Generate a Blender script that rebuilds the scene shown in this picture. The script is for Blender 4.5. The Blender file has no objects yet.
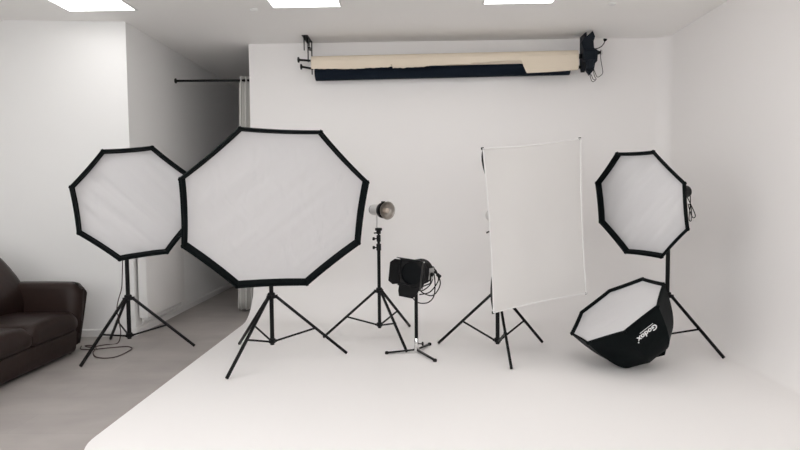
import bpy, bmesh, math, random
from mathutils import Vector, Matrix, noise
random.seed(7)
PI = math.pi
SC = bpy.context.scene
COL = SC.collection
V = Vector

# ------------------------------------------------------------------ materials
def mat(name, col, rough=.6, metal=0., spec=.5, emit=None, noise_amt=0., noise_scale=20., bump=0., bump_scale=60.,
        stretch=None, rot=None, sheen=0., coat=0., distort=0., detail=4.):
    m = bpy.data.materials.new(name); m.use_nodes = True
    nt = m.node_tree; b = nt.nodes['Principled BSDF']
    b.inputs['Base Color'].default_value = (*col, 1)
    b.inputs['Roughness'].default_value = rough
    b.inputs['Metallic'].default_value = metal
    b.inputs['Specular IOR Level'].default_value = spec
    b.inputs['Sheen Weight'].default_value = sheen
    b.inputs['Coat Weight'].default_value = coat
    if emit:
        b.inputs['Emission Color'].default_value = (*emit[:3], 1)
        b.inputs['Emission Strength'].default_value = emit[3]
    tc = nt.nodes.new('ShaderNodeTexCoord'); mp = nt.nodes.new('ShaderNodeMapping')
    nt.links.new(tc.outputs['Object'], mp.inputs['Vector'])
    if stretch: mp.inputs['Scale'].default_value = stretch
    if rot: mp.inputs['Rotation'].default_value = rot
    if noise_amt:
        n = nt.nodes.new('ShaderNodeTexNoise'); n.inputs['Scale'].default_value = noise_scale
        n.inputs['Detail'].default_value = detail
        nt.links.new(mp.outputs['Vector'], n.inputs['Vector'])
        mx = nt.nodes.new('ShaderNodeMix'); mx.data_type = 'RGBA'
        mx.inputs[6].default_value = tuple(c * (1 - noise_amt) for c in col) + (1,)
        mx.inputs[7].default_value = tuple(min(1, c * (1 + noise_amt)) for c in col) + (1,)
        nt.links.new(n.outputs['Fac'], mx.inputs[0])
        nt.links.new(mx.outputs[2], b.inputs['Base Color'])
    if bump:
        n2 = nt.nodes.new('ShaderNodeTexNoise'); n2.inputs['Scale'].default_value = bump_scale
        n2.inputs['Detail'].default_value = detail; n2.inputs['Distortion'].default_value = distort
        nt.links.new(mp.outputs['Vector'], n2.inputs['Vector'])
        bp = nt.nodes.new('ShaderNodeBump'); bp.inputs['Strength'].default_value = bump
        bp.inputs['Distance'].default_value = .01
        nt.links.new(n2.outputs['Fac'], bp.inputs['Height'])
        nt.links.new(bp.outputs['Normal'], b.inputs['Normal'])
    return m

LAMP = 9.0
EXPO = -0.56
M = {}
M['wall'] = mat('white_wall_paint', (.85, .847, .84), .75, spec=.2, noise_amt=.012, noise_scale=1.5, bump=.03, bump_scale=180)
M['cyc'] = mat('white_studio_paint', (.865, .846, .837), .62, spec=.25, noise_amt=.012, noise_scale=1.2, bump=.015, bump_scale=40)
M['ceiling'] = mat('ceiling_paint', (.92, .908, .892), .85, spec=.15, noise_amt=.01, noise_scale=2)
M['trim'] = mat('white_gloss_trim', (.80, .79, .78), .4)
M['radiator'] = mat('radiator_enamel', (.80, .79, .78), .35)
M['dark_gap'] = mat('radiator_grille_dark', (.10, .10, .10), .6)
M['far_wall'] = mat('dark_grey_wall', (.40, .40, .42), .8, spec=.1)  # darker grey than the other walls
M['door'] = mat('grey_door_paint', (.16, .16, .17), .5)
M['black_fabric'] = mat('black_nylon_fabric', (.0032, .0050, .0055), .6, spec=.07, bump=.15, bump_scale=30, noise_amt=.1, noise_scale=8)
M['black_metal'] = mat('black_painted_steel', (.004, .004, .0045), .4, spec=.2)
M['black_plastic'] = mat('black_plastic', (.005, .005, .006), .5, spec=.22)
M['dark_blue_metal'] = mat('dark_blue_black_steel', (.004, .008, .014), .5, spec=.2)
M['rubber'] = mat('cable_rubber', (.006, .005, .005), .6, spec=.2)
M['brown_cable'] = mat('brown_cable_rubber', (.045, .022, .020), .55)
M['silver'] = mat('silver_painted_metal', (.62, .61, .60), .35, metal=.3)
M['chrome'] = mat('chrome', (.75, .75, .75), .15, metal=1)
M['reflector'] = mat('reflector_dish_aluminium', (.40, .37, .34), .32, metal=.85, bump=.3, bump_scale=120)
M['bulb'] = mat('glass_lamp_dome', (.62, .52, .44), .12, coat=.8)
M['white_paper'] = mat('white_paper_roll', (.62, .60, .58), .8, spec=.1)
M['beige_paper'] = mat('beige_seamless_paper', (.76, .67, .55), .85, spec=.1, noise_amt=.02, noise_scale=5)
M['navy_paper'] = mat('navy_seamless_paper', (.004, .009, .018), .75, spec=.15)
M['paper_core'] = mat('cardboard_core', (.60, .57, .54), .8)
M['curtain'] = mat('white_curtain_cloth', (.62, .61, .59), .9, spec=.05, bump=.1, bump_scale=150)
M['leather'] = mat('dark_brown_leather', (.020, .0105, .0085), .42, spec=.24, noise_amt=.25, noise_scale=5, bump=.22, bump_scale=11, distort=.6)
M['logo'] = mat('white_print', (.72, .74, .74), .6)
M['fixture'] = mat('white_fixture_frame', (.8, .8, .79), .4)
M['fill_glow'] = mat('fill_glow_surface', (.9, .9, .9), .3, emit=(.97, .985, 1.0, 4.0))  # glow for the two added fill panes out of view
M['panel_near'] = mat('led_panel_diffuser_near', (.9, .9, .9), .5, emit=(1.0, .985, .97, 6.5))
M['panel'] = mat('led_panel_diffuser', (.9, .9, .9), .5, emit=(1.0, .985, .97, LAMP))
M['bevel_front'] = mat('fresnel_glass', (.004, .005, .006), .6, spec=.1)
# translucent-looking white diffuser cloth with soft wrinkles
M['diffuser'] = mat('white_diffuser_cloth', (.63, .622, .63), .8, spec=.12, sheen=.1, bump=.5, bump_scale=2.2,
                    stretch=(3.2, 3.2, .8), rot=(0, .75, .3), distort=.7, detail=2)
M['diffuser_b'] = mat('white_softbox_cloth', (.65, .635, .622), .8, spec=.12, sheen=.1, bump=.35, bump_scale=2.0,
                      stretch=(1.5, 1.5, 1.0), rot=(0, .5, 0), distort=.5, detail=2)
M['piping'] = mat('white_piping_cloth', (.74, .73, .72), .7)

def floor_material():
    m = bpy.data.materials.new('grey_vinyl_planks'); m.use_nodes = True
    nt = m.node_tree; b = nt.nodes['Principled BSDF']; L = nt.links.new
    tc = nt.nodes.new('ShaderNodeTexCoord')
    mp = nt.nodes.new('ShaderNodeMapping'); mp.inputs['Rotation'].default_value = (0, 0, 0)
    L(tc.outputs['Object'], mp.inputs['Vector'])
    br = nt.nodes.new('ShaderNodeTexBrick')
    br.inputs['Scale'].default_value = 1.0
    br.inputs['Brick Width'].default_value = 1.22; br.inputs['Row Height'].default_value = .30
    br.inputs['Mortar Size'].default_value = .0012; br.inputs['Bias'].default_value = 0
    br.inputs['Color1'].default_value = (.345, .318, .303, 1)
    br.inputs['Color2'].default_value = (.375, .347, .331, 1)
    br.inputs['Mortar'].default_value = (.30, .28, .268, 1)
    L(mp.outputs['Vector'], br.inputs['Vector'])
    n = nt.nodes.new('ShaderNodeTexNoise'); n.inputs['Scale'].default_value = 3.0; n.inputs['Detail'].default_value = 7
    mp2 = nt.nodes.new('ShaderNodeMapping'); mp2.inputs['Scale'].default_value = (.9, 1.3, 1)
    L(tc.outputs['Object'], mp2.inputs['Vector']); L(mp2.outputs['Vector'], n.inputs['Vector'])
    mx = nt.nodes.new('ShaderNodeMix'); mx.data_type = 'RGBA'; mx.blend_type = 'MULTIPLY'
    mx.inputs[0].default_value = 1
    rp = nt.nodes.new('ShaderNodeValToRGB')
    rp.color_ramp.elements[0].position = .3; rp.color_ramp.elements[0].color = (.90, .90, .90, 1)
    rp.color_ramp.elements[1].position = .7; rp.color_ramp.elements[1].color = (1.06, 1.06, 1.06, 1)
    L(n.outputs['Fac'], rp.inputs[0]); L(br.outputs['Color'], mx.inputs[6]); L(rp.outputs[0], mx.inputs[7])
    L(mx.outputs[2], b.inputs['Base Color'])
    b.inputs['Roughness'].default_value = .5; b.inputs['Specular IOR Level'].default_value = .3
    return m
M['floor'] = floor_material()

# ------------------------------------------------------------------ mesh helpers
def perp(d):
    d = d.normalized(); a = V((0, 0, 1)) if abs(d.z) < .9 else V((1, 0, 0))
    u = d.cross(a).normalized(); return u, d.cross(u).normalized()

def spline(P, n=8):
    P = [V(p) for p in P]; out = []
    for i in range(len(P) - 1):
        p0 = P[max(i - 1, 0)]; p1 = P[i]; p2 = P[i + 1]; p3 = P[min(i + 2, len(P) - 1)]
        for k in range(n):
            t = k / n
            out.append(.5 * ((2 * p1) + (p2 - p0) * t + (2 * p0 - 5 * p1 + 4 * p2 - p3) * t * t + (3 * p1 - p0 - 3 * p2 + p3) * t ** 3))
    out.append(P[-1]); return out

class MB:
    def __init__(s): s.bm = bmesh.new()
    def ring(s, c, u, v, r, n, r2=None, ph=0):
        r2 = r if r2 is None else r2
        return [s.bm.verts.new(c + u * r * math.cos(ph + 2 * PI * k / n) + v * r2 * math.sin(ph + 2 * PI * k / n)) for k in range(n)]
    def bridge(s, a, b):
        n = len(a)
        for k in range(n):
            s.bm.faces.new((a[k], a[(k + 1) % n], b[(k + 1) % n], b[k]))
    def tube(s, p0, p1, r0, r1=None, n=16, caps=True):
        p0, p1 = V(p0), V(p1); r1 = r0 if r1 is None else r1
        u, v = perp(p1 - p0)
        a = s.ring(p0, u, v, r0, n); b = s.ring(p1, u, v, r1, n); s.bridge(a, b)
        if caps: s.bm.faces.new(a[::-1]); s.bm.faces.new(b)
        return s
    def path(s, P, r, n=8, smooth=0):
        P = spline(P, smooth) if smooth else [V(p) for p in P]
        rings = []; u = None
        for i, p in enumerate(P):
            d = (P[min(i + 1, len(P) - 1)] - P[max(i - 1, 0)])
            if d.length < 1e-9: d = V((0, 0, 1))
            d.normalize()
            if u is None: u, v = perp(d)
            else:
                u = (u - d * u.dot(d)); 
                if u.length < 1e-6: u, v = perp(d)
                u.normalize(); v = d.cross(u)
            rings.append(s.ring(p, u, v, r, n))
        for a, b in zip(rings, rings[1:]): s.bridge(a, b)
        s.bm.faces.new(rings[0][::-1]); s.bm.faces.new(rings[-1]); return s
    def lathe(s, c, axis, prof, n=32, cap0=True, cap1=True):
        """prof: list of (distance along axis, radius)"""
        c = V(c); axis = V(axis).normalized(); u, v = perp(axis)
        rs = [s.ring(c + axis * d, u, v, max(r, 1e-4), n) for d, r in prof]
        for a, b in zip(rs, rs[1:]): s.bridge(a, b)
        if cap0: s.bm.faces.new(rs[0][::-1])
        if cap1: s.bm.faces.new(rs[-1])
        return s
    def box(s, c, h, ax=None, bev=0., seg=2):
        c = V(c); ax = ax or (V((1, 0, 0)), V((0, 1, 0)), V((0, 0, 1)))
        vs = {}
        for i in (-1, 1):
            for j in (-1, 1):
                for k in (-1, 1):
                    vs[i, j, k] = s.bm.verts.new(c + ax[0] * h[0] * i + ax[1] * h[1] * j + ax[2] * h[2] * k)
        f = []
        for q in (((-1,-1,-1),(-1,1,-1),(1,1,-1),(1,-1,-1)), ((-1,-1,1),(1,-1,1),(1,1,1),(-1,1,1)),
                  ((-1,-1,-1),(1,-1,-1),(1,-1,1),(-1,-1,1)), ((-1,1,-1),(-1,1,1),(1,1,1),(1,1,-1)),
                  ((-1,-1,-1),(-1,-1,1),(-1,1,1),(-1,1,-1)), ((1,-1,-1),(1,1,-1),(1,1,1),(1,-1,1))):
            f.append(s.bm.faces.new([vs[t] for t in q]))
        if bev:
            es = list({e for x in f for e in x.edges})
            bmesh.ops.bevel(s.bm, geom=es, offset=bev, segments=seg, affect='EDGES', profile=.5)
        return s
    def b2(s, lo, hi, bev=0., seg=2):
        lo, hi = V(lo), V(hi); return s.box((lo + hi) / 2, (hi - lo) / 2, None, bev, seg)
    def grid(s, fn, nu, nv, closeu=False):
        g = [[s.bm.verts.new(V(fn(i / nu, j / nv))) for j in range(nv + 1)] for i in range(nu + (0 if closeu else 1))]
        N = len(g)
        for i in range(nu):
            for j in range(nv):
                s.bm.faces.new((g[i][j], g[(i + 1) % N][j], g[(i + 1) % N][j + 1], g[i][j + 1]))
        return g
    def loft(s, rings, cap=True):
        R = [[s.bm.verts.new(V(p)) for p in r] for r in rings]
        for a, b in zip(R, R[1:]): s.bridge(a, b)
        if cap: s.bm.faces.new(R[0][::-1]); s.bm.faces.new(R[-1])
        return s
    def poly(s, P):
        s.bm.faces.new([s.bm.verts.new(V(p)) for p in P]); return s
    def build(s, name, m, parent=None, smooth=True, ang=35, off=None, sub=0):
        bm = s.bm
        bmesh.ops.recalc_face_normals(bm, faces=bm.faces)
        me = bpy.data.meshes.new(name)
        if parent is not None:
            w = V((0, 0, 0)); q = parent
            while q is not None: w += q.location; q = q.parent
            for v in bm.verts: v.co -= w
        bm.to_mesh(me); bm.free()
        me.materials.append(M[m])
        if smooth:
            me.shade_smooth(); me.set_sharp_from_angle(angle=math.radians(ang))
        o = bpy.data.objects.new(name, me); COL.objects.link(o); o.parent = parent
        if sub:
            md = o.modifiers.new('subdivision', 'SUBSURF'); md.levels = sub; md.render_levels = sub
        return o

def tag(o, label, cat, group=None):
    o['label'] = label; o['category'] = cat
    if group: o['group'] = group
    return o
def thing(name, loc, label, cat, group=None):
    o = bpy.data.objects.new(name, None); o.empty_display_size = .1
    o.location = loc; COL.objects.link(o); return tag(o, label, cat, group)
def struct(o): o['kind'] = 'structure'; return o

# ------------------------------------------------------------------ room shell
CZ = 3.11          # ceiling height
XL, XR = -2.824, 2.82
YB = 6.60          # studio back wall
FZ = .006          # top of the white studio floor
YF = 2.82          # front edge of the white studio floor
XE = -1.87         # left edge of the white studio floor
RC = .45           # cove radius
YREAR = -2.6
XO = -4.35

struct(MB().b2((XO - .1, YREAR - .1, -.1), (XR + .35, 9.75, 0)).build('floor', 'floor', smooth=False))
struct(MB().b2((XO - .1, YREAR - .1, CZ), (XR + .35, 9.75, CZ + .1)).build('ceiling', 'ceiling', smooth=False))

# white painted studio floor with rounded front left corner
def white_floor():
    b = MB(); P = []
    r = .42; cx, cy = XE + r, YF + r
    for k in range(17):
        a = PI + (PI / 2) * k / 16
        P.append((cx + r * math.cos(a), cy + r * math.sin(a)))
    P += [(XR + .1, YF), (XR + .1, YB + .05), (XE, YB + .05)]
    n = len(P)
    bot = [b.bm.verts.new((x, y, .0)) for x, y in P]; top = [b.bm.verts.new((x, y, FZ)) for x, y in P]
    for k in range(n): b.bm.faces.new((bot[k], bot[(k + 1) % n], top[(k + 1) % n], top[k]))
    b.bm.faces.new(top); b.bm.faces.new(bot[::-1])
    return b.build('floor', 'cyc', smooth=False)
struct(white_floor())

# swept cove: path along the back wall, round the corner, along the right wall
def sweep():
    RR = .16; KX = .5
    path = []
    NB = 40
    for k in range(NB + 1): path.append((V((XE + (XR - RR - XE) * k / NB, YB, 0)), V((0, -1, 0))))
    for k in range(1, 25):
        a = PI / 2 - PI / 2 * k / 24
        path.append((V((XR - RR + RR * math.cos(a), YB - RR + RR * math.sin(a), 0)), V((-math.cos(a), -math.sin(a), 0))))
    for k in range(1, 31): path.append((V((XR, YB - RR - (YB - RR - YF) * k / 30, 0)), V((-1, 0, 0))))
    prof = []
    for k in range(21):
        a = PI / 2 * k / 20
        prof.append((RC - RC * math.sin(a), FZ + .0008 + RC - RC * math.cos(a)))
    for z in (.8, 1.2, 1.8, 2.4, CZ + .01): prof.append((0, z))
    def pts(i):
        p, nrm = path[i]; out = []
        for d, z in prof:
            q = V((p.x + nrm.x * d * KX, p.y + nrm.y * d, z))
            out.append(V((min(q.x, XR - d * KX), min(q.y, YB - d), z)) if not NB < i < NB + 24 or d < RR else V((XR - d * KX, YB - d, z)))
        return out
    split = NB + 12
    def part(i0, i1, name):
        b = MB(); rows = [[b.bm.verts.new(q) for q in pts(i)] for i in range(i0, i1 + 1)]
        for a, c in zip(rows, rows[1:]):
            for k in range(len(prof) - 1): b.bm.faces.new((a[k], c[k], c[k + 1], a[k + 1]))
        # solid back and the two end caps
        back = .10
        rb = []
        for i in range(i0, i1 + 1):
            p, nrm = path[i]; rb.append([b.bm.verts.new(p - nrm * back + V((0, 0, 0))), b.bm.verts.new(p - nrm * back + V((0, 0, CZ + .01)))])
        for a, c in zip(rb, rb[1:]): b.bm.faces.new((a[0], a[1], c[1], c[0]))
        if name == 'wall_back': b.bm.faces.new(rows[0] + [rb[0][1], rb[0][0]])
        else: b.bm.faces.new((rows[-1] + [rb[-1][1], rb[-1][0]])[::-1])
        return struct(b.build(name, 'cyc', ang=30))
    part(0, split, 'wall_back'); part(split, len(path) - 1, 'wall_right')
sweep()
struct(MB().b2((XR, YREAR - .1, 0), (XR + .1, YF, CZ)).build('wall_right', 'wall', smooth=False))
struct(MB().b2((XO, YREAR - .1, 0), (XR, YREAR, CZ)).build('wall_rear', 'wall', smooth=False))
struct(MB().b2((XO - .1, YREAR - .1, 0), (XO, 5.8, CZ)).build('wall_left', 'wall', smooth=False))
wn = struct(MB().b2((-3.6, YREAR + .001, .85), (2.1, YREAR + .02, 2.75)).build('added_fill_pane_1', 'fill_glow', smooth=False))  # added glowing pane behind the camera, flattens the light on the walls
b = MB()
for xx in (-3.66, -2.22, -.78, .66, 2.10): b.b2((xx, YREAR, .80), (xx + .06, YREAR + .06, 2.80))
b.b2((-3.60, YREAR, .80), (2.10, YREAR + .08, .85)); b.b2((-3.60, YREAR, 2.75), (2.10, YREAR + .06, 2.80))
b.build('added_fill_frame', 'trim', wn, smooth=False)
wn = struct(MB().b2((XO + .001, -1.6, 1.15), (XO + .02, 2.9, 2.75)).build('added_fill_pane_2', 'fill_glow', smooth=False))  # added glowing pane above the sofa, out of view, brightens the right wall
b = MB()
for yy in (-1.66, -.16, 1.36, 2.9): b.b2((XO, yy, 1.10), (XO + .06, yy + .06, 2.80))
b.b2((XO, -1.6, 1.10), (XO + .10, 2.9, 1.15)); b.b2((XO, -1.6, 2.75), (XO + .06, 2.9, 2.80))
b.build('added_fill_frame', 'trim', wn, smooth=False)
# slanted left wall face behind the sofa + corridor side wall, one solid
YC = 5.69
ycl = YC - .10 * (XL - XO)
b = MB()
P = [(XL, YC), (XL, 9.7), (XL - .15, 9.7), (XL - .15, YC + .14), (XO, ycl + .14), (XO, ycl)]
lo = [b.bm.verts.new((x, y, 0)) for x, y in P]; hi = [b.bm.verts.new((x, y, CZ)) for x, y in P]
for k in range(len(P)): b.bm.faces.new((lo[k], lo[(k + 1) % 6], hi[(k + 1) % 6], hi[k]))
struct(b.build('wall_left', 'wall', smooth=False))
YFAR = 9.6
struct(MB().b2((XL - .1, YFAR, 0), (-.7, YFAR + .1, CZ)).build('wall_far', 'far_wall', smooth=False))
struct(MB().b2((-.8, YB + .1, 0), (-.7, YFAR, CZ)).build('wall_corridor', 'wall', smooth=False))
# skirting boards
def skirt(p0, p1, nrm, name):
    p0, p1, nrm = V(p0), V(p1), V(nrm).normalized(); d = (p1 - p0)
    b = MB(); prof = [(0, 0), (.014, 0), (.014, .062), (.008, .072), (0, .074)]
    b.loft([[p + nrm * a + V((0, 0, z)) for a, z in prof] for p in (p0, p1)])
    return struct(b.build(name, 'trim', smooth=False))
sd = V((XL - XO, YC - ycl, 0)).normalized(); sn = V((sd.y, -sd.x, 0))
skirt((XO, ycl, 0), (XL + .01, YC, 0), sn, 'baseboard_left')
skirt((XL, YC - .01, 0), (XL, YFAR, 0), (1, 0, 0), 'baseboard_left')
skirt((XL, YFAR, 0), (-.8, YFAR, 0), (0, -1, 0), 'baseboard_far')

# door in the dark far end of the corridor
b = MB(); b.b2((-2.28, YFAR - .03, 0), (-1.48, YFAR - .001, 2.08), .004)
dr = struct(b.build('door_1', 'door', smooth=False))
b = MB(); b.b2((-2.36, YFAR - .045, 0), (-2.285, YFAR, 2.16)); b.b2((-1.475, YFAR - .045, 0), (-1.40, YFAR, 2.16)); b.b2((-2.285, YFAR - .045, 2.085), (-1.475, YFAR, 2.16))
b.build('door_frame', 'trim', dr, smooth=False)
b = MB(); b.lathe((-2.2, YFAR - .031, 1.02), (0, -1, 0), [(0, .022), (.008, .022)], 16); b.path([(-2.2, YFAR - .032, 1.02), (-2.2, YFAR - .075, 1.02), (-2.09, YFAR - .078, 1.02)], .008)
b.build('door_handle', 'chrome', dr)

# ------------------------------------------------------------------ ceiling lights
lx = [-2.85, -.968, .938]
def panel(x, y, label):
    t = thing('ceiling_light', (x, y, CZ), label, 'ceiling light', 'square ceiling light panels')
    h = .312
    b = MB()
    for s in (-1, 1):
        b.b2((x + s * h - .008, y - h - .008, CZ - .010), (x + s * h + .008, y + h + .008, CZ))
        b.b2((x - h + .008, y + s * h - .008, CZ - .010), (x + h - .008, y + s * h + .008, CZ))
    b.build('frame', 'fixture', t, smooth=False)
    MB().b2((x - h + .008, y - h + .008, CZ - .007), (x + h - .008, y + h - .008, CZ - .001)).build('diffuser', 'panel_near' if y > 5 else 'panel', t, smooth=False)
    return t
nm = ['left', 'middle', 'right']
first = None
rows = [5.02, 3.1, 1.2, -.7]
rowtxt = ['in the row nearest the paper rolls', 'in the second row from the paper rolls', 'above the camera row', 'behind the camera']
for j, y in enumerate(rows):
    for i, x in enumerate(lx):
        if j == 0:
            lab = ['square lit ceiling panel above the sofa side, leftmost at the top edge', 'square lit ceiling panel just left of the paper rolls, middle of the top edge', 'square lit ceiling panel above the rectangular softbox, rightmost at the top edge'][i]
        else:
            lab = '%s square lit ceiling panel %s' % (nm[i], rowtxt[j])
        panel(x, y, lab)
for x, y, lab in ((-1.47, 5.38, 'small round white ceiling fitting left of the paper roll bracket'), (1.80, 5.38, 'small round white ceiling fitting right of the paper rolls')):
    tag(MB().lathe((x, y, CZ), (0, 0, -1), [(0, .035), (.012, .034), (.02, .022), (.022, .01)], 24).build('ceiling_fitting', 'fixture'), lab, 'ceiling fitting', 'small ceiling fittings')

# ------------------------------------------------------------------ radiator on corridor wall
t = thing('radiator', (XL, 6.2, .1), 'flat white panel radiator on the corridor wall beside the left octagonal softbox', 'radiator')
x0, x1 = XL + .021, XL + .11
MB().b2((x0 + .065, 5.74, .17), (x1, 6.68, .91), .006).build('front_panel', 'radiator', t, ang=40)
MB().b2((x0, 5.78, .10), (x0 + .018, 6.66, .90), .004).build('rear_panel', 'radiator', t, ang=40)
b = MB()
for k in range(22):
    y = 5.80 + k * .0395
    b.b2((x0 + .018, y, .13), (x0 + .065, y + .004, .88))
o = b.build('fins', 'radiator', t, smooth=False)
MB().b2((x0, 5.735, .17), (x1 - .004, 5.748, .908)).build('side_cover', 'radiator', t, smooth=False)
MB().b2((x0 + .005, 5.75, .905), (x1 - .03, 6.67, .912)).build('top_grille', 'dark_gap', t, smooth=False)
for y in (5.95, 6.5): MB().b2((XL + .001, y, .2), (x0, y + .04, .8)).build('wall_bracket', 'radiator', t, smooth=False)

# ------------------------------------------------------------------ curtain and rod
YR = 6.85
b = MB().tube((XL, YR, 2.76), (-.8, YR, 2.745), .014); 
t = thing('curtain_rod', (XL, YR, 2.76), 'thin black curtain rod across the dark corridor opening', 'curtain rod')
b.build('rod', 'black_metal', t)
MB().lathe((XL, YR, 2.76), (1, 0, 0), [(0, .03), (.01, .03), (.012, .02)], 20).build('end_bracket', 'black_metal', t)
t = thing('curtain', (-1.95, YR, 0), 'white pleated curtain pulled aside at the left edge of the studio wall', 'curtain')
def cur(u, v):
    x = (-2.13 + .055 * v) + .34 * u
    a = .045 + .012 * math.sin(5 * v)
    ph = u * 2 * PI * 5.5 + .5 * math.sin(2.2 * v)
    return (x + .012 * math.sin(2 * ph) + .02 * (1 - v) * (u - .5), YR - .0 + a * math.sin(ph), .03 + (2.80 - .03) * v)
b = MB(); b.grid(cur, 110, 24)
o = b.build('cloth', 'curtain', t, ang=80)
md = o.modifiers.new('thick', 'SOLIDIFY'); md.thickness = .003
b = MB()
for k in range(6):
    x = -2.06 + k * .06
    b.bm.verts.ensure_lookup_table()
    P = [(x, YR + .021 * math.cos(a * PI / 8), 2.754 + .021 * math.sin(a * PI / 8)) for a in range(17)]
    b.path(P, .002, 6)
b.build('curtain_ring', 'black_metal', t)['kind'] = 'stuff'

# ------------------------------------------------------------------ sofa
def rrect(y0, y1, z0, z1, r, n=6):
    P = []
    for cx, cz, a0 in ((y1 - r, z1 - r, 0), (y0 + r, z1 - r, PI / 2), (y0 + r, z0 + r, PI), (y1 - r, z0 + r, 3 * PI / 2)):
        for k in range(n + 1):
            a = a0 + PI / 2 * k / n; P.append((cx + r * math.cos(a), cz + r * math.sin(a)))
    return P
SO = thing('sofa', (-3.5, 4.2, 0), 'dark brown leather sofa with rounded arms along the left side', 'sofa')
SX0, SX1, SY0, SY1 = -4.02, -3.03, 3.15, 5.02
def sofa_arm(yc, out):
    rings = []
    N = 22
    for i in range(N + 1):
        u = i / N
        x = -3.98 + (1.03 - .09) * u
        s = 1.0
        e = min(u, 1 - u) / .09
        sh = 0 if e >= 1 else .055 * (1 - math.sqrt(max(0, 1 - (1 - e) ** 2)))
        top = .622 + .012 * math.sin(u * PI) + .010 * u
        w = .075 + .006 * u
        P = rrect(yc - w + sh * .8, yc + w - sh * .8, .05 + sh * .5, top - sh, .055)
        ring = []
        for (y, z) in P:
            f = max(0, min(1, (z - .1) / .5))
            curl = .055 * math.exp(-((z - .52) / .13) ** 2)
            flare = .014 * math.exp(-((z - .50) / .11) ** 2)
            yy = y + (flare if (y - yc) * 1 > 0 else -flare)
            dx = (curl - .008 * (1 - f)) * max(0, (u - .7) / .3)
            ring.append((x + dx, yy, z))
        rings.append(ring)
    b = MB(); b.loft(rings)
    return b
sofa_arm(5.09, 1).build('armrest', 'leather', SO, ang=60)
sofa_arm(3.055, -1).build('armrest', 'leather', SO, ang=60)
# backrest: cross-section in XZ lofted along Y
prof = [(-3.50, .30), (-3.475, .42), (-3.49, .53), (-3.53, .62), (-3.585, .70), (-3.65, .785), (-3.72, .865), (-3.80, .93), (-3.90, .965), (-4.0, .95), (-4.07, .88), (-4.09, .7), (-4.06, .45), (-4.04, .22), (-3.8, .18), (-3.6, .2)]
rings = []
for k in range(25):
    u = k / 24; y = 3.00 + (5.14 - 3.00) * u
    e = min(u, 1 - u) / .05
    s = 1 if e >= 1 else .93 + .07 * math.sqrt(max(0, 1 - (1 - e) ** 2))
    tuft = 0
    for q in (3.17 + 1.83 / 3, 3.17 + 2 * 1.83 / 3): tuft += .03 * math.exp(-((y - q) / .03) ** 2)
    rings.append([(-3.8 + (x + 3.8) * s + (-tuft if x > -3.85 else 0), y, .55 + (z - .55) * s - (tuft * .6 if z > .6 else 0)) for x, z in prof])
b = MB(); b.loft(rings); b.build('backrest', 'leather', SO, ang=70, sub=1)
# base front rail
rings = []
for k in range(13):
    y = 3.17 + (5.0 - 3.17) * k / 12
    P = rrect(-3.98, -3.02, .018, .235, .04)
    rings.append([(x + (.0 if x < -3.3 else .012 * math.sin((z - .07) / .16 * PI)), y, z) for x, z in P])
b = MB(); b.loft(rings); b.build('base', 'leather', SO, ang=60)
# seat cushions
W = (5.0 - 3.17) / 3
for k in range(3):
    y0 = 3.17 + W * k + .003; y1 = y0 + W - .006
    rings = []
    for i in range(19):
        u = i / 18; y = y0 + (y1 - y0) * u
        e = min(u, 1 - u) / .12
        sh = 0 if e >= 1 else .028 * (1 - math.sqrt(max(0, 1 - (1 - e) ** 2)))
        top = .385 + .022 * math.sin(u * PI) - sh
        P = rrect(-3.62, -3.005 - sh * .5, .205 + sh * .3, top, .055)
        rings.append([(x + (.022 * math.sin(max(0, min(1, (z - .2) / .17)) * PI) if x > -3.2 else 0), y, z + (.02 if z > .3 and x > -3.45 and x < -3.1 else 0)) for x, z in P])
    b = MB(); b.loft(rings); b.build('seat_cushion', 'leather', SO, ang=60)
for x, y in ((-3.11, 5.03), (-3.11, 3.12), (-3.95, 5.05), (-3.95, 3.12)):
    MB().lathe((x, y, 0), (0, 0, 1), [(0, .022), (.01, .026), (.07, .034)], 16).build('leg', 'black_plastic', SO)

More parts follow.
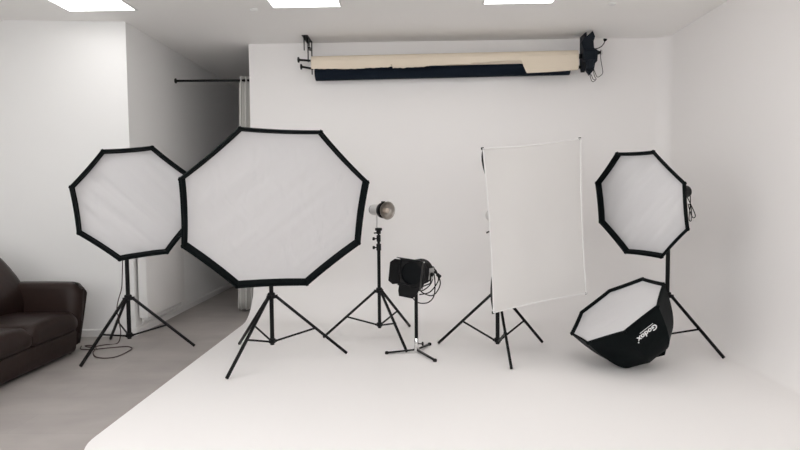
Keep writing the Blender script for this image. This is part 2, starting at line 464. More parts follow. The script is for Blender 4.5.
# ------------------------------------------------------------------ light stands
def stand(loc, feet, R, hub, col, top, label, z0=FZ, sections=3, rx=.018, knobside=1, CC=1.03):
    x, y = loc
    feet_ang = [math.atan2(f[1] - y, f[0] - x) for f in feet]
    RRs = [math.hypot(f[1] - y, f[0] - x) + .016 for f in feet]
    t = thing('light_stand', (x, y, z0), label, 'light stand', 'black tripod light stands')
    # pole sections
    r = rx; zs = [col - .035]
    cuts = [col - .035, hub + .28 if sections > 2 else top, top] if sections > 1 else [col - .035, top]
    if sections >= 3:
        c1 = min(CC, top - .06); c2 = (c1 + top) / 2
        cuts = [col - .035, c1, c2, top]
    for k in range(len(cuts) - 1):
        rr = rx - .0033 * k
        MB().tube((x, y, z0 + cuts[k] - (0.02 if k else 0)), (x, y, z0 + cuts[k + 1]), rr).build('pole', 'black_metal', t)
        if 0 < k:
            b = MB(); b.lathe((x, y, z0 + cuts[k] - .045), (0, 0, 1), [(0, rr + .006), (.004, rr + .010), (.06, rr + .010), (.066, rr + .005)], 20)
            c = b.build('locking_collar', 'black_plastic', t)
            s = knobside
            b = MB(); b.tube((x + s * .015, y - .005, z0 + cuts[k] - .015), (x + s * .04, y - .012, z0 + cuts[k] - .015), .006); b.lathe((x + s * .036, y - .012, z0 + cuts[k] - .015), (s, -.2, 0), [(0, .012), (.004, .016), (.018, .016), (.022, .012)], 12)
            b.build('locking_knob', 'black_plastic', c)
    # hub and lower collar
    b = MB(); b.lathe((x, y, z0 + hub - .03), (0, 0, 1), [(0, rx + .006), (.006, rx + .014), (.045, rx + .014), (.052, rx + .008)], 24)
    for a in feet_ang:
        d = V((math.cos(a), math.sin(a), 0)); q = V((-d.y, d.x, 0))
        b.box(V((x, y, z0 + hub - .012)) + d * (rx + .018), (.016, .014, .014), (d, q, V((0, 0, 1))))
    b.build('hub', 'black_plastic', t, ang=30)
    b = MB(); b.lathe((x, y, z0 + col - .022), (0, 0, 1), [(0, rx + .004), (.004, rx + .010), (.036, rx + .010), (.042, rx + .004)], 24)
    for a in feet_ang:
        d = V((math.cos(a), math.sin(a), 0)); q = V((-d.y, d.x, 0))
        b.box(V((x, y, z0 + col - .002)) + d * (rx + .012), (.010, .009, .010), (d, q, V((0, 0, 1))))
    b.build('lower_collar', 'black_plastic', t, ang=30)
    for a, R in zip(feet_ang, RRs):
        d = V((math.cos(a), math.sin(a), 0)); q = V((-d.y, d.x, 0))
        p0 = V((x, y, z0 + hub - .012)) + d * (rx + .022)
        p1 = V((x, y, z0 + .010)) + d * R
        dd = (p1 - p0).normalized(); up = dd.cross(q)
        b = MB(); b.box((p0 + p1) / 2, ((p1 - p0).length / 2, .010, .012), (dd, q, up), .004)
        leg = b.build('leg', 'black_metal', t)
        b = MB(); b.path([p1 - dd * .05, p1 - dd * .015, p1 + V((0, 0, .001))], .0115, 12)
        b.build('foot_cap', 'rubber', leg)
        m = p0.lerp(p1, .55)
        c0 = V((x, y, z0 + col - .002)) + d * (rx + .014)
        e = (m - c0).normalized()
        b = MB(); b.box((c0 + m) / 2, ((m - c0).length / 2, .0035, .008), (e, q, e.cross(q)))
        b.tube(m - q * .014, m + q * .014, .007, n=10)
        b.build('brace', 'black_metal', t, smooth=False)
    return t

S1 = (-2.60, 5.12); S2 = (-1.225, 4.84); S3 = (-.35, 5.51); S4 = (.71, 5.05); S6 = (2.255, 5.20)

# ------------------------------------------------------------------ frames for softboxes
def frame(n, roll):
    n = V(n).normalized(); rt = (-n).cross(V((0, 0, 1))).normalized(); up = rt.cross(-n)
    return rt * math.cos(roll) + up * math.sin(roll), -rt * math.sin(roll) + up * math.cos(roll), n

def octabox(c, A, B, N, R, D, label, rec=.055, hem=.022, ring_r=.075, pw=2.0, seed=0, logo=False, bow=.012, wr=-.9, wamp=1.7):
    c = V(c)
    t = thing('octagonal_softbox', c - N * D, label, 'softbox', 'black and white octagonal softboxes')
    ang = [math.radians(22.5 + 45 * k) for k in range(8)]
    vk = [A * math.cos(a) + B * math.sin(a) for a in ang]
    def outl(k, s, rad):
        """point on octagon side k at s in [0,1]; sides bow inwards a little between the ribs"""
        p = vk[k] * (1 - s) + vk[(k + 1) % 8] * s
        return p * (rad * (1 - bow * 4 * s * (1 - s)))
    NS = 18
    def loop(rad, d): return [c + outl(k, s / NS, rad) - N * d for k in range(8) for s in range(NS)]
    def prof(tt):  # tt 0 rim .. 1 ring
        rad = R * (1 - tt) + ring_r * tt
        return rad, D * (1 - ((rad - ring_r) / (R - ring_r)) ** pw)
    NR = 16
    b = MB()
    rows = []
    for i in range(NR + 1):
        tt = (i / NR) ** 1.3
        rad, d = prof(tt); rows.append(loop(rad, d))
    R_ = [[b.bm.verts.new(p) for p in r] for r in rows]
    for a_, b_ in zip(R_, R_[1:]): b.bridge(a_, b_)
    b.build('body', 'black_fabric', t, ang=14)
    # rim: hem in front and the inner wall down to the recessed diffuser
    b = MB()
    L = [loop(R, .02), loop(R + .002, .002), loop(R - .002, -.003), loop(R - hem, -.003), loop(R - hem - .004, .004), loop(R - hem - .012, rec + .01)]
    R_ = [[b.bm.verts.new(p) for p in r] for r in L]
    for a_, b_ in zip(R_, R_[1:]): b.bridge(a_, b_)
    b.build('rim', 'black_fabric', t, ang=40)
    # diffuser
    b = MB(); K = 34; rr = R - hem - .010
    rings = []
    for i in range(K, 0, -1):
        f = i / K
        ring = []
        for p in loop(rr * f, 0):
            q = p - c
            cw, sw = math.cos(wr), math.sin(wr)
            al = q.dot(A) * cw + q.dot(B) * sw; ac = -q.dot(A) * sw + q.dot(B) * cw
            w = wamp * (noise.noise(V((ac * 9 + seed, al * 1.6, seed))) + .5 * noise.noise(V((ac * 20 + seed, al * 2.6, seed + 5)))) + .6 * noise.noise(V((al * 1.5, ac * 1.5, seed)))
            edge = min(1, (1 - f) * 5)
            ring.append(b.bm.verts.new(p - N * (rec + .012 * edge * w - .008 * (1 - f * f))))
        rings.append(ring)
    for a_, b_ in zip(rings, rings[1:]): b.bridge(a_, b_)
    cv = b.bm.verts.new(c - N * (rec - .008))
    last = rings[-1]
    for k in range(len(last)): b.bm.faces.new((last[k], last[(k + 1) % len(last)], cv))
    b.build('diffuser', 'diffuser', t, ang=80)
    # rib tips at the eight corners
    for k in range(8):
        p = c + vk[k] * (R - .004) - N * .010
        q = N.cross(vk[k]).normalized()
        MB().box(p, (.0065, .011, .012), (vk[k].normalized(), q, N), .004).build('rib_pocket', 'black_fabric', t, ang=40)
    # mounting ring at the back
    b = MB(); b.lathe(c - N * (D + .018), N, [(0, ring_r - .008), (0, ring_r + .008), (.020, ring_r + .010), (.030, ring_r + .002)], 32, cap0=False, cap1=False)
    b.build('mounting_ring', 'black_metal', t)
    if logo:
        MB().box(c - N * (D + .004) + A * .045, (.135, .11, .004), (A, B, N), .003).build('mounting_plate', 'black_fabric', t, ang=40)
        k = 6
        # arc length table from the rim downwards along the panel centre
        def surf(u, v):
            """u metres along the rim from corner 7 towards corner 6, v metres down the panel"""
            apo = math.cos(PI / 8)
            tt = 0; acc = 0; pr = prof(0); st = .002
            while acc < v and tt < 1:
                tt += st; q = prof(tt); acc += math.hypot((q[0] - pr[0]) * apo, q[1] - pr[1]); pr = q
            rad, d = pr
            side = (vk[7] - vk[6]).length * rad
            s = .5 - u / side
            return c + outl(6, s, rad) - N * d, None
        out = ((vk[6] + vk[7]) / 2).normalized()
        def lettering(body, size, u0, v0, name, align='CENTER', offs=0.):
            cu = bpy.data.curves.new('lettering', 'FONT'); cu.body = body; cu.size = size
            cu.align_x = align; cu.offset = offs; cu.resolution_u = 3
            ob = bpy.data.objects.new('tmp', cu); COL.objects.link(ob)
            dg = bpy.context.evaluated_depsgraph_get()
            me = bpy.data.meshes.new_from_object(ob.evaluated_get(dg))
            bpy.data.objects.remove(ob)
            bm = bmesh.new(); bm.from_mesh(me)
            for vtx in bm.verts:
                p, _ = surf(u0 + vtx.co.x, v0 + vtx.co.y)
                p2, _ = surf(u0 + vtx.co.x, v0 + vtx.co.y + .02)
                nrm = (p2 - p).normalized().cross(-(vk[7] - vk[6]).normalized())
                if nrm.dot(out) < 0: nrm = -nrm
                vtx.co = p + nrm * .0035
            bpy.data.meshes.remove(me)
            x = MB(); x.bm.free(); x.bm = bm
            return x
        lettering('Godox', .064, .012, .115, 'logo', offs=.0022).build('logo', 'logo', t, smooth=False)
        b = MB(); b.grid(lambda a_, b_: surf(-.06 + .125 * a_, .098 + .0045 * b_)[0] + out * .003 + (-N) * .001, 10, 1)
        b.build('logo_underline', 'logo', t, smooth=False)
        b = MB()
        P = [surf(.108 + .006 * math.cos(a * PI / 6), .160 + .006 * math.sin(a * PI / 6))[0] + out * .003 for a in range(12)]
        b.poly(P); b.build('logo_mark', 'logo', t, smooth=False)
    return t

def flash(base, axis, length, radius, pole, top, label, cable=None, matname='black_plastic'):
    """studio flash head: base = front end point, axis points to the front; pole = stand pole (x, y), top = its height"""
    base = V(base); axis = V(axis).normalized()
    mount = base - axis * length * .55
    t = thing('studio_flash', (pole[0], pole[1], top), label, 'studio flash', 'flash heads behind the softboxes')
    u, v = perp(axis)
    MB().lathe(base - axis * length, axis, [(0, radius * .86), (.008, radius * .96), (.02, radius), (length * .55, radius), (length * .56, radius * 1.05), (length * .80, radius * 1.05), (length * .81, radius * .98), (length - .03, radius * .98), (length - .025, radius * 1.12), (length, radius * 1.12)], 36).build('body', matname, t)
    e = base - axis * length
    b = MB()
    for sx, sy in ((.35, .3), (-.35, .3), (0, -.35)):
        b.lathe(e + u * radius * sx + v * radius * sy, -axis, [(0, .011), (.012, .010), (.013, .006)], 14)
    b.build('control_knob', 'silver' if matname != 'silver' else 'black_plastic', t)
    # yoke and tilt bracket down to the pole
    pt = V((pole[0], pole[1], top))
    low = mount.copy(); side = axis.cross(V((0, 0, 1))).normalized()
    under = V((pole[0], pole[1], mount.z - radius * 1.12 - .012))
    b = MB()
    b.box(mount - V((0, 0, 1)) * (radius * 1.02), (.03, .022, .014), (axis, side, axis.cross(side)), .004)
    b.path([mount - V((0, 0, radius * 1.0)), mount - V((0, 0, radius + .035)), V((pole[0], pole[1], top + .05))], .013, 12)
    b.lathe((pole[0], pole[1], top - .045), (0, 0, 1), [(0, .017), (.004, .021), (.085, .021), (.095, .016)], 20)
    b.tube(V((pole[0], pole[1], top + .055)) - side * .03, V((pole[0], pole[1], top + .055)) + side * .03, .018)
    b.build('tilt_bracket', 'black_plastic', t)
    b = MB(); b.path([V((pole[0], pole[1], top + .055)) + side * .03, V((pole[0], pole[1], top + .055)) + side * .05, V((pole[0], pole[1], top + .03)) + side * .10 - axis * .02], .007, 10)
    b.build('tilt_lever', 'black_plastic', t)
    if cable:
        MB().path(cable(e, u, v), .0042, 8, smooth=8).build('power_cable', 'rubber', t)
    return t

# left octagonal softbox on the grey floor
A, B, N = frame((.55, -1, -.10), .108)
c1 = V((-2.318, 4.75, 1.340)); D1 = .30
octabox(c1, A, B, N, .500, D1, 'left octagonal softbox with black rim in front of the left wall corner', seed=1.3)
e1 = c1 - N * (D1 + .01)
top1 = (e1 - N * .17).z - .14
stand(S1, [(-2.751, 4.622), (-2.979, 5.505), (-2.067, 5.24)], .54, .49, .145, top1,
      'black tripod light stand on the grey floor beside the sofa', z0=0, sections=3)
flash(e1, N, .30, .058, S1, top1, 'black flash head behind the left octagonal softbox')

# large octagonal softbox
A, B, N = frame((.341, -1, -.573), -.02)
c2 = V((-1.030, 4.28, 1.256)); D2 = .30
octabox(c2, A, B, N, .731, D2, 'largest octagonal softbox, tilted down, on the stand left of centre', seed=4.1, rec=.045, hem=.013, pw=2.2, wr=.75, wamp=.36)
e2 = c2 - N * (D2 + .01)
top2 = (e2 - N * .20).z - .17
stand(S2, [(-1.43, 4.288), (-1.638, 5.273), (-.62, 4.966)], .59, .545, .155, top2,
      'black tripod light stand under the largest octagonal softbox')
flash(e2, N, .34, .062, S2, top2, 'black flash head behind the largest octagonal softbox')

# right octagonal softbox
A, B, N = frame((-1.763, -1, -.35), -.026)
c5 = V((1.87, 4.90, 1.294)); D5 = .26
octabox(c5, A, B, N, .482, D5, 'octagonal softbox turned sideways on a stand near the right wall', seed=7.7, rec=.045, hem=.020, wr=.75, wamp=2.0)
e5 = c5 - N * (D5 + .01)
top5 = (e5 - N * .17).z - .14
stand(S6, [(S6[0] + .485 * math.cos(math.radians(a)), S6[1] + .485 * math.sin(math.radians(a))) for a in (-53, 67, 187)], .51, .475, .125, top5,
      'black tripod light stand near the right wall, partly behind the fallen softbox')
flash(e5, N, .37, .055, S6, top5, 'black flash head behind the octagonal softbox near the right wall',
      cable=lambda e, u, v: [e, e - N * .04 + V((0, 0, -.02)), e - N * .05 + V((0, 0, -.12)), e - N * .02 + V((.01, 0, -.25)), e - N * .07 + V((0, 0, -.27)), e - N * .06 + V((0, 0, -.15)), e - N * .03 + V((0, .01, -.13)), e - N * .05 + V((.02, 0, -.24)), e - N * .09 + V((.02, 0, -.23)), e - N * .05 + V((0, .02, -.1)), e - N * .0 + V((0, 0, -.05))])

# octagonal softbox lying on the floor
A = V((.665, -.618, .419)); N = V((-.578, -.070, .813)).normalized(); A = (A - N * A.dot(N)).normalized(); B = N.cross(A)
octabox((1.609, 4.65, .464), A, B, N, .418, .44, 'octagonal softbox lying tilted on the white floor, white lettering on black side', rec=.022, hem=.012, pw=3.4, seed=9.2, wr=.3, wamp=.25, logo=True, ring_r=.085, bow=.01)

# ------------------------------------------------------------------ rectangular softbox
def rectbox(c, A, B, N, w, h, D, label):
    c = V(c)
    t = thing('rectangular_softbox', c - N * D, label, 'softbox')
    NU, NV = 16, 24
    def rimpt(x, y, d=0):
        """x, y in [-1,1] on the rectangle; the edges sag inwards between the four ribs"""
        sx = w * (1 - .035 * (1 - y * y)); sy = h * (1 - .020 * (1 - x * x))
        return c + A * x * sx + B * y * sy - N * d
    def fr(u, v):
        x, y = 2 * u - 1, 2 * v - 1
        bul = .012 * (1 - x ** 4) * (1 - y ** 4)
        wv = noise.noise(V((x * 1.6 + y, y * 1.4, 3.3))) * .012 * (1 - x ** 6) * (1 - y ** 6)
        return rimpt(x, y) + N * (bul + wv)
    b = MB(); b.grid(fr, NU, NV); b.build('diffuser', 'diffuser_b', t, ang=80)
    def per(k):
        n = 64; q = k / n * 4
        if q < 1: return -1 + 2 * q, -1
        if q < 2: return 1, -1 + 2 * (q - 1)
        if q < 3: return 1 - 2 * (q - 2), 1
        return -1, 1 - 2 * (q - 3)
    b = MB(); P = [rimpt(*per(k)) + N * .002 for k in range(65)]
    rs = []
    b.path(P, .0055, 8); b.build('piping', 'piping', t)
    # body: bulging along the corner ribs, falling to a square ring
    rows = []
    M_ = 14
    for i in range(M_ + 1):
        tt = i / M_; rr = []
        s = 1 - tt
        for k in range(64):
            x, y = per(k)
            corner = (abs(x) * abs(y)) ** 2
            d = D * (1 - s ** (1.35 + 1.25 * corner))
            f = .16 * (1 - s) / 1 
            wx = w * s + .085 * (1 - s); wy = h * s + .085 * (1 - s)
            push = 1 + .035 * corner * math.sin(PI * min(1, tt * 1.6)) * (tt < .63)
            sag = 1 - .07 * (1 - corner) * math.sin(PI * tt)
            p = rimpt(x, y) - c
            px, py = p.dot(A) / w * wx, p.dot(B) / h * wy
            rr.append(c + A * px * sag * push + B * py * sag * push - N * (d + .002))
        rows.append(rr)
    b = MB(); R_ = [[b.bm.verts.new(p) for p in r] for r in rows]
    for a_, b_ in zip(R_, R_[1:]): b.bridge(a_, b_)
    b.build('body', 'black_fabric', t, ang=45)
    b = MB(); b.lathe(c - N * (D + .02), N, [(0, .07), (0, .088), (.022, .09), (.03, .08)], 32, cap0=False, cap1=False)
    b.build('mounting_ring', 'black_metal', t)
    for x, y in ((-1, -1), (1, -1), (1, 1), (-1, 1)):
        MB().box(rimpt(x, y) - N * .006, (.010, .010, .008), (A, B, N), .003).build('rib_pocket', 'black_fabric', t, ang=40)
    return t
A, B, N = frame((.394, -1, -.075), .109)
c4 = V((.993, 4.72, 1.140)); D4 = .34
rectbox(c4, A, B, N, .450, .658, D4, 'tall white rectangular softbox on a stand right of centre')
e4 = c4 - N * (D4 + .01)
top4 = (e4 - N * .14).z - .15
S4 = (.72, 5.06)
stand(S4, [(.222, 5.295), (1.159, 5.323), (.751, 4.532)], .54, .53, .10, top4,
      'black tripod light stand under the rectangular softbox')
flash(e4, N, .44, .055, S4, top4, 'silver flash head behind the rectangular softbox, only its end showing', matname='silver')

# ------------------------------------------------------------------ small silver flash with dish on stand
top3 = 1.075
stand(S3, [(-.883, 5.526), (-.072, 5.978), (-.089, 5.027)], .53, .475, .14, top3 - FZ,
      'black tripod light stand with a silver flash head, against the back wall', rx=.0165, CC=.90, knobside=-1)
t = thing('studio_flash', (S3[0], S3[1], top3), 'silver flash head with a round metal dish on the middle stand', 'studio flash')
ax = V((.62, -.78, -.02)).normalized()
cc = V((-.312, 5.50, 1.247))
up = V((0, 0, 1)); sd3 = ax.cross(up).normalized()
b = MB(); b.lathe(cc - ax * .15, ax, [(0, .040), (.006, .052), (.15, .055), (.16, .05)], 32); b.build('body', 'silver', t)
b = MB()
b.lathe(cc - ax * .165, ax, [(0, .040), (.004, .046), (.03, .048), (.031, .04)], 24)
for s in (-1, 1):
    b.lathe(cc - ax * .165 + up * .026 * s + sd3 * .02, ax, [(0, .013), (.014, .014)], 14)
    b.lathe(cc - ax * .165 + up * .02 * s - sd3 * .024, ax, [(0, .011), (.014, .012)], 14)
b.box(cc - ax * .125 + sd3 * .0 - V((0, .052, 0)), (.016, .006, .030), (ax, sd3, up))
b.build('control_knob', 'black_plastic', t)
b = MB(); b.lathe(cc + ax * .0, ax, [(0, .056), (.004, .074), (.028, .076), (.034, .060)], 36)
b.box(cc + ax * .016 + up * .078, (.016, .014, .008), (ax, sd3, up), .003)
b.build('mount_ring', 'black_plastic', t)
b = MB(); b.lathe(cc + ax * .034, ax, [(0, .045), (.015, .062), (.035, .076), (.052, .084), (.055, .086), (.052, .080), (.035, .070), (.015, .055), (.006, .03)], 40)
b.build('reflector_dish', 'reflector', t)
b = MB(); b.lathe(cc + ax * .036, ax, [(0, .026), (.03, .028), (.05, .024), (.06, .013), (.063, .002)], 24); b.build('lamp_dome', 'bulb', t)
# bent grey yoke
y0 = cc - ax * .095
b = MB(); b.path([y0 + V((0, 0, -.045)), y0 + V((0, 0, -.12)), y0 + V((0, 0, -.165)), y0 + V((.012, -.012, -.182)), y0 + V((.035, -.03, -.185)), V((S3[0] + .0, S3[1] - .0, y0.z - .185))], .007, 10)
b.lathe(y0 + V((0, 0, -.05)), V((0, 0, 1)), [(0, .012), (.01, .02)], 12)
b.build('yoke', 'silver', t)
b = MB(); zt = y0.z - .185
b.lathe((S3[0], S3[1], zt - .012), (0, 0, 1), [(0, .03), (.003, .034), (.022, .034), (.026, .03)], 24)
b.tube((S3[0], S3[1], zt - .012), (S3[0], S3[1], top3 - .03), .014)
b.lathe((S3[0], S3[1], top3 - .055), (0, 0, 1), [(0, .017), (.004, .022), (.05, .022), (.054, .017)], 20)
b.build('tilt_bracket', 'black_plastic', t)
b = MB(); b.tube((S3[0], S3[1], zt - .03), (S3[0] - .045, S3[1] - .01, zt - .036), .007); b.build('tilt_lever', 'black_plastic', t)

# ------------------------------------------------------------------ low stand with barn door spotlight
SP = (.004, 5.02)
t = thing('light_stand', (SP[0], SP[1], FZ), 'low black light stand with flat legs holding the spotlight with flaps', 'light stand', 'black tripod light stands')
x, y = SP
MB().tube((x, y, .12), (x, y, .575), .0155).build('pole', 'black_metal', t)
b = MB(); b.lathe((x, y, FZ + .012), (0, 0, 1), [(0, .022), (.004, .026), (.03, .026), (.035, .019), (.11, .019), (.12, .014)], 24); b.build('socket', 'chrome', t)
b = MB(); b.tube((x + .015, y, .085), (x + .045, y - .005, .085), .005); b.lathe((x + .045, y - .005, .085), (1, -.1, 0), [(0, .010), (.004, .018), (.014, .018), (.018, .012)], 14); b.build('locking_knob', 'black_plastic', t)
for fx, fy in ((-.255, 4.975), (.125, 5.265), (.156, 4.745)):
    d = V((fx - x, fy - y, 0)); L_ = d.length; d.normalize(); q = V((-d.y, d.x, 0))
    p0 = V((x, y, FZ + .026)) + d * .018; p1 = V((fx, fy, FZ + .012))
    dd = (p1 - p0).normalized()
    leg = MB().box((p0 + p1) / 2, ((p1 - p0).length / 2, .011, .006), (dd, q, dd.cross(q)), .002).build('leg', 'black_metal', t)
    MB().lathe(V((fx, fy, FZ)), (0, 0, 1), [(0, .014), (.004, .017), (.018, .017), (.023, .012)], 14).build('foot_cap', 'rubber', leg)

t = thing('spotlight', (x, y, .57), 'black spotlight with four flaps and a coiled cable on the low stand', 'spotlight')
ax = V((-.42, -.88, .03)).normalized()
A_, B_, _n = frame(ax, -.10)
fc = V((-.035, 4.88, .725))       # centre of the front opening
b = MB(); b.lathe(fc - ax * .22, ax, [(0, .065), (.01, .092), (.10, .102), (.11, .110), (.19, .112), (.195, .111), (.22, .110)], 40, cap1=False)
b.build('body', 'black_plastic', t)
b = MB(); b.lathe(fc - ax * .015, ax, [(0, .10), (.004, .07), (.008, .03), (.009, .002)], 36, cap0=False); b.build('lens', 'bevel_front', t)
b = MB()
for k in range(5): b.lathe(fc - ax * (.215 - k * .022), ax, [(0, .100), (.002, .112), (.010, .112), (.012, .100)], 36)
b.build('cooling_fins', 'black_metal', t)
# square gel frame carrying the flaps
hw = .112
b = MB()
for s in (-1, 1):
    b.box(fc + A_ * s * hw + ax * .006, (.007, hw + .007, .006), (A_, B_, ax))
    b.box(fc + B_ * s * hw + ax * .006, (hw - .007, .007, .006), (A_, B_, ax))
b.build('flap_frame', 'black_metal', t, smooth=False)
def flap(side, opening, w0, w1, ln):
    """trapezoid flap hinged on one side of the frame; opening = angle from the light axis outwards"""
    out = {'r': A_, 'l': -A_, 't': B_, 'b': -B_}[side]; tan = B_ if side in 'rl' else A_
    d = (ax * math.cos(opening) + out * math.sin(opening)).normalized(); nn = d.cross(tan)
    p0 = fc + out * hw + ax * .012
    P = [p0 - tan * w0, p0 + tan * w0, p0 + tan * (w1 * .98) + d * ln * .55, p0 + tan * w1 * .72 + d * ln, p0 - tan * w1 * .72 + d * ln, p0 - tan * (w1 * .98) + d * ln * .55]
    b = MB(); b.loft([[p + nn * s for p in P] for s in (-.0012, .0012)])
    b.tube(p0 - tan * w0 * .9, p0 + tan * w0 * .9, .004, n=8)
    return b.build('flap', 'black_metal', t, smooth=False)
flap('l', math.radians(42), .105, .112, .09)
flap('r', math.radians(16), .105, .125, .12)
flap('t', math.radians(14), .105, .125, .10)
flap('b', math.radians(58), .10, .09, .10)
for sx in (-1, 1):
    for sy in (-1, 1):
        MB().lathe(fc + A_ * sx * hw + B_ * sy * hw + ax * .012, ax, [(0, .008), (.008, .007)], 10).build('hinge_screw', 'chrome', t)
b = MB()
q8 = []
for k in range(32):
    a = 2 * PI * k / 32; m_ = max(abs(math.cos(a)), abs(math.sin(a)))
    q8.append((A_ * math.cos(a) + B_ * math.sin(a), hw / m_))
b.loft([[fc + d_ * .098 - ax * .012 for d_, r in q8], [fc + d_ * .098 for d_, r in q8], [fc + d_ * (r - .004) for d_, r in q8], [fc + d_ * (r - .004) - ax * .012 for d_, r in q8], [fc + d_ * .098 - ax * .012 for d_, r in q8]], cap=False)
b.build('front_plate', 'black_metal', t, smooth=False)
# yoke, grip, bracket
mid = fc - ax * .13
b = MB(); b.path([mid + A_ * .105, mid + A_ * .122, mid + A_ * .120 - V((0, 0, .08)), V((x + .06, y, .592)), V((x, y, .583)), V((x - .06, y, .592)), mid - A_ * .120 - V((0, 0, .08)), mid - A_ * .122, mid - A_ * .105], .006, 10)
b.lathe((x, y, .535), (0, 0, 1), [(0, .016), (.004, .021), (.045, .021), (.052, .014)], 20)
b.tube((x - .02, y, .555), (x - .05, y - .01, .55), .006)
b.build('yoke', 'black_metal', t)
k0 = mid + A_ * .122
b = MB(); b.lathe(k0, A_, [(0, .012), (.006, .018), (.02, .018), (.024, .012)], 14); b.build('tilt_knob', 'black_plastic', t)
# rear handle sticking out to the right
h0 = fc - ax * .20 + B_ * .07 + A_ * .03
h1 = V((.223, 5.0, .67))
b = MB(); b.path([h0, h0.lerp(h1, .75)], .006, 10); b.lathe(h0.lerp(h1, .72), (h1 - h0), [(0, .009), (.006, .015), (.04, .016), (.046, .010)], 14); b.build('handle', 'black_plastic', t)
# silver vented back housing
b = MB()
for k in range(4):
    b.box(fc - ax * (.125 + .026 * k) + A_ * .113 + B_ * .0, (.004, .050, .004), (A_, B_, ax))
b.build('vent', 'silver', t, smooth=False)
s = fc - ax * .21
P = [s + V((.02, 0, .05)), V((.137, 5.04, .777)), V((.152, 5.04, .689)), V((.132, 5.04, .61)), V((.063, 5.04, .552)), V((.024, 5.05, .56)),
     V((.05, 5.07, .60)), V((.143, 5.06, .755)), V((.167, 5.06, .666)), V((.171, 5.06, .568)), V((.156, 5.06, .489)), V((.112, 5.06, .444)), V((.053, 5.06, .435)), V((.004, 5.07, .45)), V((-.03, 5.06, .499)),
     V((-.01, 5.06, .57)), V((.08, 5.07, .70)), V((.15, 5.05, .76)), V((.18, 5.02, .711)), V((.214, 5.02, .642)), V((.208, 5.02, .584)), V((.169, 5.02, .525)), V((.121, 5.02, .511)), V((.043, 5.02, .555)),
     V((.08, 5.06, .62)), V((.16, 5.04, .74)), V((.20, 5.03, .67)), V((.185, 5.03, .612)), V((.121, 5.03, .538)), V((.033, 5.05, .514))]
MB().path(P, .0052, 8, smooth=8).build('power_cable', 'rubber', t)

# ------------------------------------------------------------------ paper rolls and their brackets
def roll(y, z0, z1, xa, xb, r, m, name, label, core=True):
    p0, p1 = V((xa, y, z0)), V((xb, y, z1)); ax = (p1 - p0)
    t = thing(name, ((xa + xb) / 2, y, (z0 + z1) / 2), label, 'paper roll', 'rolls of backdrop paper')
    L_ = ax.length
    b = MB(); b.lathe(p0, ax, [(0, r - .02), (0, r), (L_ * .25, r), (L_ * .5, r), (L_ * .75, r), (L_, r), (L_, r - .02)], 40, cap0=False, cap1=False)
    b.build('paper', m, t)
    b = MB(); b.lathe(p0 + ax.normalized() * -.006, ax, [(0, .02), (0, r - .018), (L_ + .012, r - .018), (L_ + .012, .02)], 32)
    b.build('core', 'paper_core', t)
    return t
XA, XB = -1.115, 1.765
YBG, RBG = 6.38, .064
ZB0, ZB1 = 2.845, 2.868
tb = roll(YBG, ZB0, ZB1, XA, XB, RBG, 'beige_paper', 'paper_roll', 'beige paper roll under the ceiling with a torn lower edge')
tn = roll(6.50, 2.752, 2.778, XA + .02, XB - .055, .0835, 'navy_paper', 'paper_roll', 'dark navy paper roll hanging just below the beige one')
# torn hanging edge of the beige paper (ragged line read along the roll)
EDGE = [(0, .082), (.02, .086), (.09, .088), (.13, .094), (.20, .092), (.206, .084), (.215, .088), (.29, .085), (.298, .080), (.301, .050), (.305, .052), (.307, .092), (.345, .098), (.36, .092),
        (.40, .092), (.44, .085), (.455, .070), (.475, .078), (.50, .076), (.54, .070), (.60, .068), (.615, .056), (.66, .060), (.665, .052), (.70, .050), (.71, .045), (.787, .042), (.795, .10), (.808, .180), (.83, .178), (.9, .172), (.96, .164), (.999, .158), (1, .13)]
def edge(u):
    for (a, p), (c, q) in zip(EDGE, EDGE[1:]):
        if a <= u <= c: return p + (q - p) * (u - a) / (c - a)
    return EDGE[-1][1]
def flapf(u, v):
    x = XA + .002 + (XB - XA - .004) * u; zc = ZB0 + (ZB1 - ZB0) * u
    e = edge(u) + .006 * noise.noise(V((u * 70, 0, 0))) * (u < .78)
    r = RBG + .0035
    top = PI * .05                       # starts on the upper front of the roll
    arc = r * top
    s = v * (arc + max(e - 0, 0.005))
    if s < arc:
        a = top - s / r
        return (x, YBG - r * math.cos(a), zc + r * math.sin(a))
    return (x, YBG - r + .004 * math.sin(u * 9) * ((s - arc) / .1), zc - (s - arc))
b = MB(); b.grid(flapf, 420, 16); o = b.build('torn_flap', 'beige_paper', tb, ang=60)
md = o.modifiers.new('thick', 'SOLIDIFY'); md.thickness = .0012; md.offset = 1

t = thing('roll_bracket', (-1.16, 6.38, CZ), 'thin black hook bracket holding the left end of the paper rolls', 'bracket')
b = MB()
b.b2((-1.20, 6.26, CZ - .006), (-1.135, 6.56, CZ - .0005)); b.b2((-1.172, 6.26, CZ - .05), (-1.166, 6.56, CZ - .006))
b.build('ceiling_plate', 'black_metal', t, smooth=False)
b = MB()
b.b2((-1.188, 6.30, 2.96), (-1.180, 6.32, CZ - .006)); b.b2((-1.160, 6.37, 2.85), (-1.150, 6.39, CZ - .006)); b.b2((-1.140, 6.49, 2.74), (-1.130, 6.51, CZ - .006))
b.b2((-1.160, 6.37, 3.0), (-1.130, 6.51, 3.012))
b.build('hook_arm', 'black_metal', t, smooth=False)
for y_, z_, zz, xx in ((6.38, ZB0, .03, -1.26), (6.50, 2.765, .062, -1.255)):
    b = MB(); b.tube((xx, y_, z_ + zz), (XA - .008, y_, z_ + zz * .6), .012); b.lathe((xx - .012, y_, z_ + zz), (1, 0, 0), [(0, .018), (.004, .031), (.016, .031), (.024, .012)], 20)
    b.build('spindle', 'black_plastic', t)

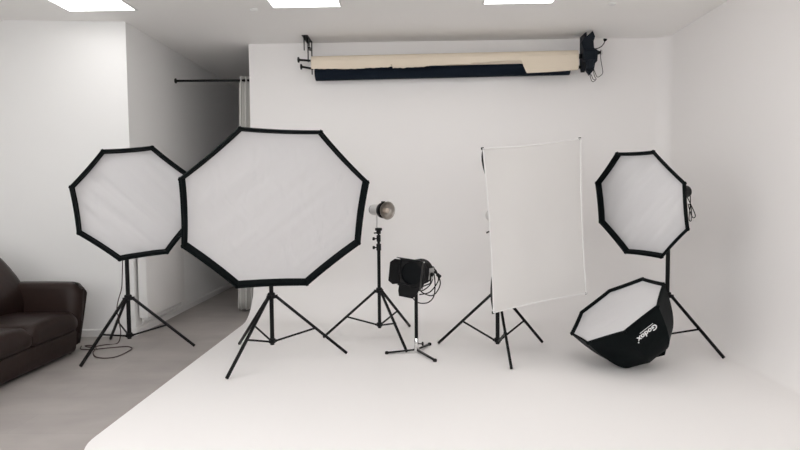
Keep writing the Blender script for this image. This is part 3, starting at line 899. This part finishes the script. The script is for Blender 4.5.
t = thing('roll_bracket', (1.86, 6.38, CZ), 'bulky black bracket with winding chain at the right end of the paper rolls', 'bracket')
b = MB()
P = [(6.33, CZ - .001), (6.33, 2.93), (6.34, 2.74), (6.40, 2.70), (6.50, 2.72), (6.54, 2.80), (6.54, CZ - .001)]
b.loft([[(xx, y_, z_) for y_, z_ in P] for xx in (1.835, 1.850)])
b.build('side_plate', 'dark_blue_metal', t, ang=30)
b = MB()
P = [(1.895, CZ - .001), (1.92, CZ - .06), (1.905, 3.0), (1.91, 2.93), (1.955, 2.90), (1.945, 2.79), (1.925, 2.77), (1.91, 2.70), (1.865, 2.645), (1.83, 2.70), (1.825, 2.79), (1.795, 2.83), (1.80, 2.92), (1.775, 2.99), (1.80, 3.03), (1.83, 3.05)]
b.loft([[(x_, y_, z_) for x_, z_ in P] for y_ in (6.27, 6.31)])
b.b2((1.80, 6.255, 2.80), (1.93, 6.34, 2.91), .015); b.b2((1.84, 6.24, 2.70), (1.90, 6.33, 2.80), .012)
b.build('gear_housing', 'dark_blue_metal', t, ang=30)
for y_, z_, r_s in ((6.38, ZB1, .026), (6.50, 2.778, .018)):
    MB().tube((1.71 if y_ > 6.4 else XB + .008, y_, z_), (1.84, y_, z_), r_s).build('spindle', 'black_plastic', t)
b = MB(); b.tube((1.93, 6.30, 2.885), (1.985, 6.30, 2.888), .014); b.lathe((1.945, 6.30, 2.886), (1, 0, 0), [(0, .018), (.012, .022), (.03, .018)], 16); b.build('chain_wheel_axle', 'black_plastic', t)
b = MB(); b.lathe((1.983, 6.30, 2.888), (1, 0, .05), [(0, .018), (.004, .027), (.018, .027), (.022, .018)], 20); b.build('chain_wheel', 'chrome', t)
b = MB(); b.path([(1.90, 6.29, 2.93), (1.94, 6.29, 2.925), (1.99, 6.29, 2.945), (2.02, 6.29, 2.98), (2.03, 6.29, 3.01)], .005, 8, smooth=6); b.lathe((2.028, 6.29, 3.0), (.2, 0, 1), [(0, .007), (.012, .018), (.024, .021), (.027, .008)], 12); b.build('cord', 'black_plastic', t)
b = MB(); b.path([(1.985, 6.29, 2.865), (1.99, 6.29, 2.80), (2.005, 6.29, 2.72), (2.01, 6.29, 2.67), (1.985, 6.28, 2.64), (1.945, 6.27, 2.625), (1.915, 6.27, 2.69), (1.905, 6.27, 2.715), (1.915, 6.27, 2.64), (1.935, 6.27, 2.60), (1.905, 6.27, 2.60), (1.88, 6.27, 2.65), (1.872, 6.27, 2.63), (1.895, 6.27, 2.575), (1.93, 6.28, 2.59)], .0032, 8, smooth=8)
b.build('chain', 'black_metal', t)

# ------------------------------------------------------------------ cable on the floor by the left stand
cz = .006
FL = [(-3.13, 5.26), (-3.067, 5.15), (-2.959, 5.14), (-2.853, 5.186), (-2.742, 5.228), (-2.67, 5.234), (-2.605, 5.17), (-2.593, 5.064), (-2.60, 4.94), (-2.637, 4.873), (-2.71, 4.862), (-2.797, 4.907), (-2.892, 5.037), (-2.95, 5.19), (-3.04, 5.28), (-3.10, 5.27), (-3.02, 5.22), (-2.93, 5.30), (-2.84, 5.36)]
UP = [(-2.79, 5.33, .10), (-2.75, 5.24, .22), (-2.735, 5.20, .29), (-2.75, 5.20, .35), (-2.735, 5.2, .44), (-2.70, 5.2, .55), (-2.69, 5.2, .64), (-2.68, 5.2, .82), (-2.66, 5.17, 1.0), (-2.64, 5.16, 1.15)]
b = MB(); b.path([(x_, y_, cz) for x_, y_ in FL] + UP, .0048, 8, smooth=8)
tag(b.build('power_cable', 'brown_cable'), 'thin dark cable running down the left stand and looping on the grey floor', 'cable')

# ------------------------------------------------------------------ camera
F_, P_, YW, RL = 578.0, math.radians(-3.07), math.radians(1.5), math.radians(.5)
fw = V((-math.sin(YW) * math.cos(P_), math.cos(YW) * math.cos(P_), math.sin(P_)))
rt = V((math.cos(YW), math.sin(YW), 0)); up = rt.cross(fw)
r_ = rt * math.cos(RL) - up * math.sin(RL); u_ = rt * math.sin(RL) + up * math.cos(RL)
cam = bpy.data.cameras.new('camera'); co = bpy.data.objects.new('camera', cam); COL.objects.link(co)
m = Matrix.Identity(4)
for i in range(3): m[i][0] = r_[i]; m[i][1] = u_[i]; m[i][2] = -fw[i]
m.translation = V((0, 0, 1.4))
co.matrix_world = m
cam.sensor_width = 36; cam.lens = F_ / 800 * 36; cam.clip_start = .02
SC.camera = co

w = bpy.data.worlds.new('world'); SC.world = w; w.use_nodes = True
w.node_tree.nodes['Background'].inputs[0].default_value = (.5, .5, .5, 1)
w.node_tree.nodes['Background'].inputs[1].default_value = .0
SC.view_settings.view_transform = 'Standard'; SC.view_settings.look = 'None'
SC.view_settings.gamma = 1; SC.view_settings.use_curve_mapping = False
SC.view_settings.exposure = EXPO
SC.cycles.max_bounces = 12; SC.cycles.diffuse_bounces = 8
SC.cycles.use_denoising = True
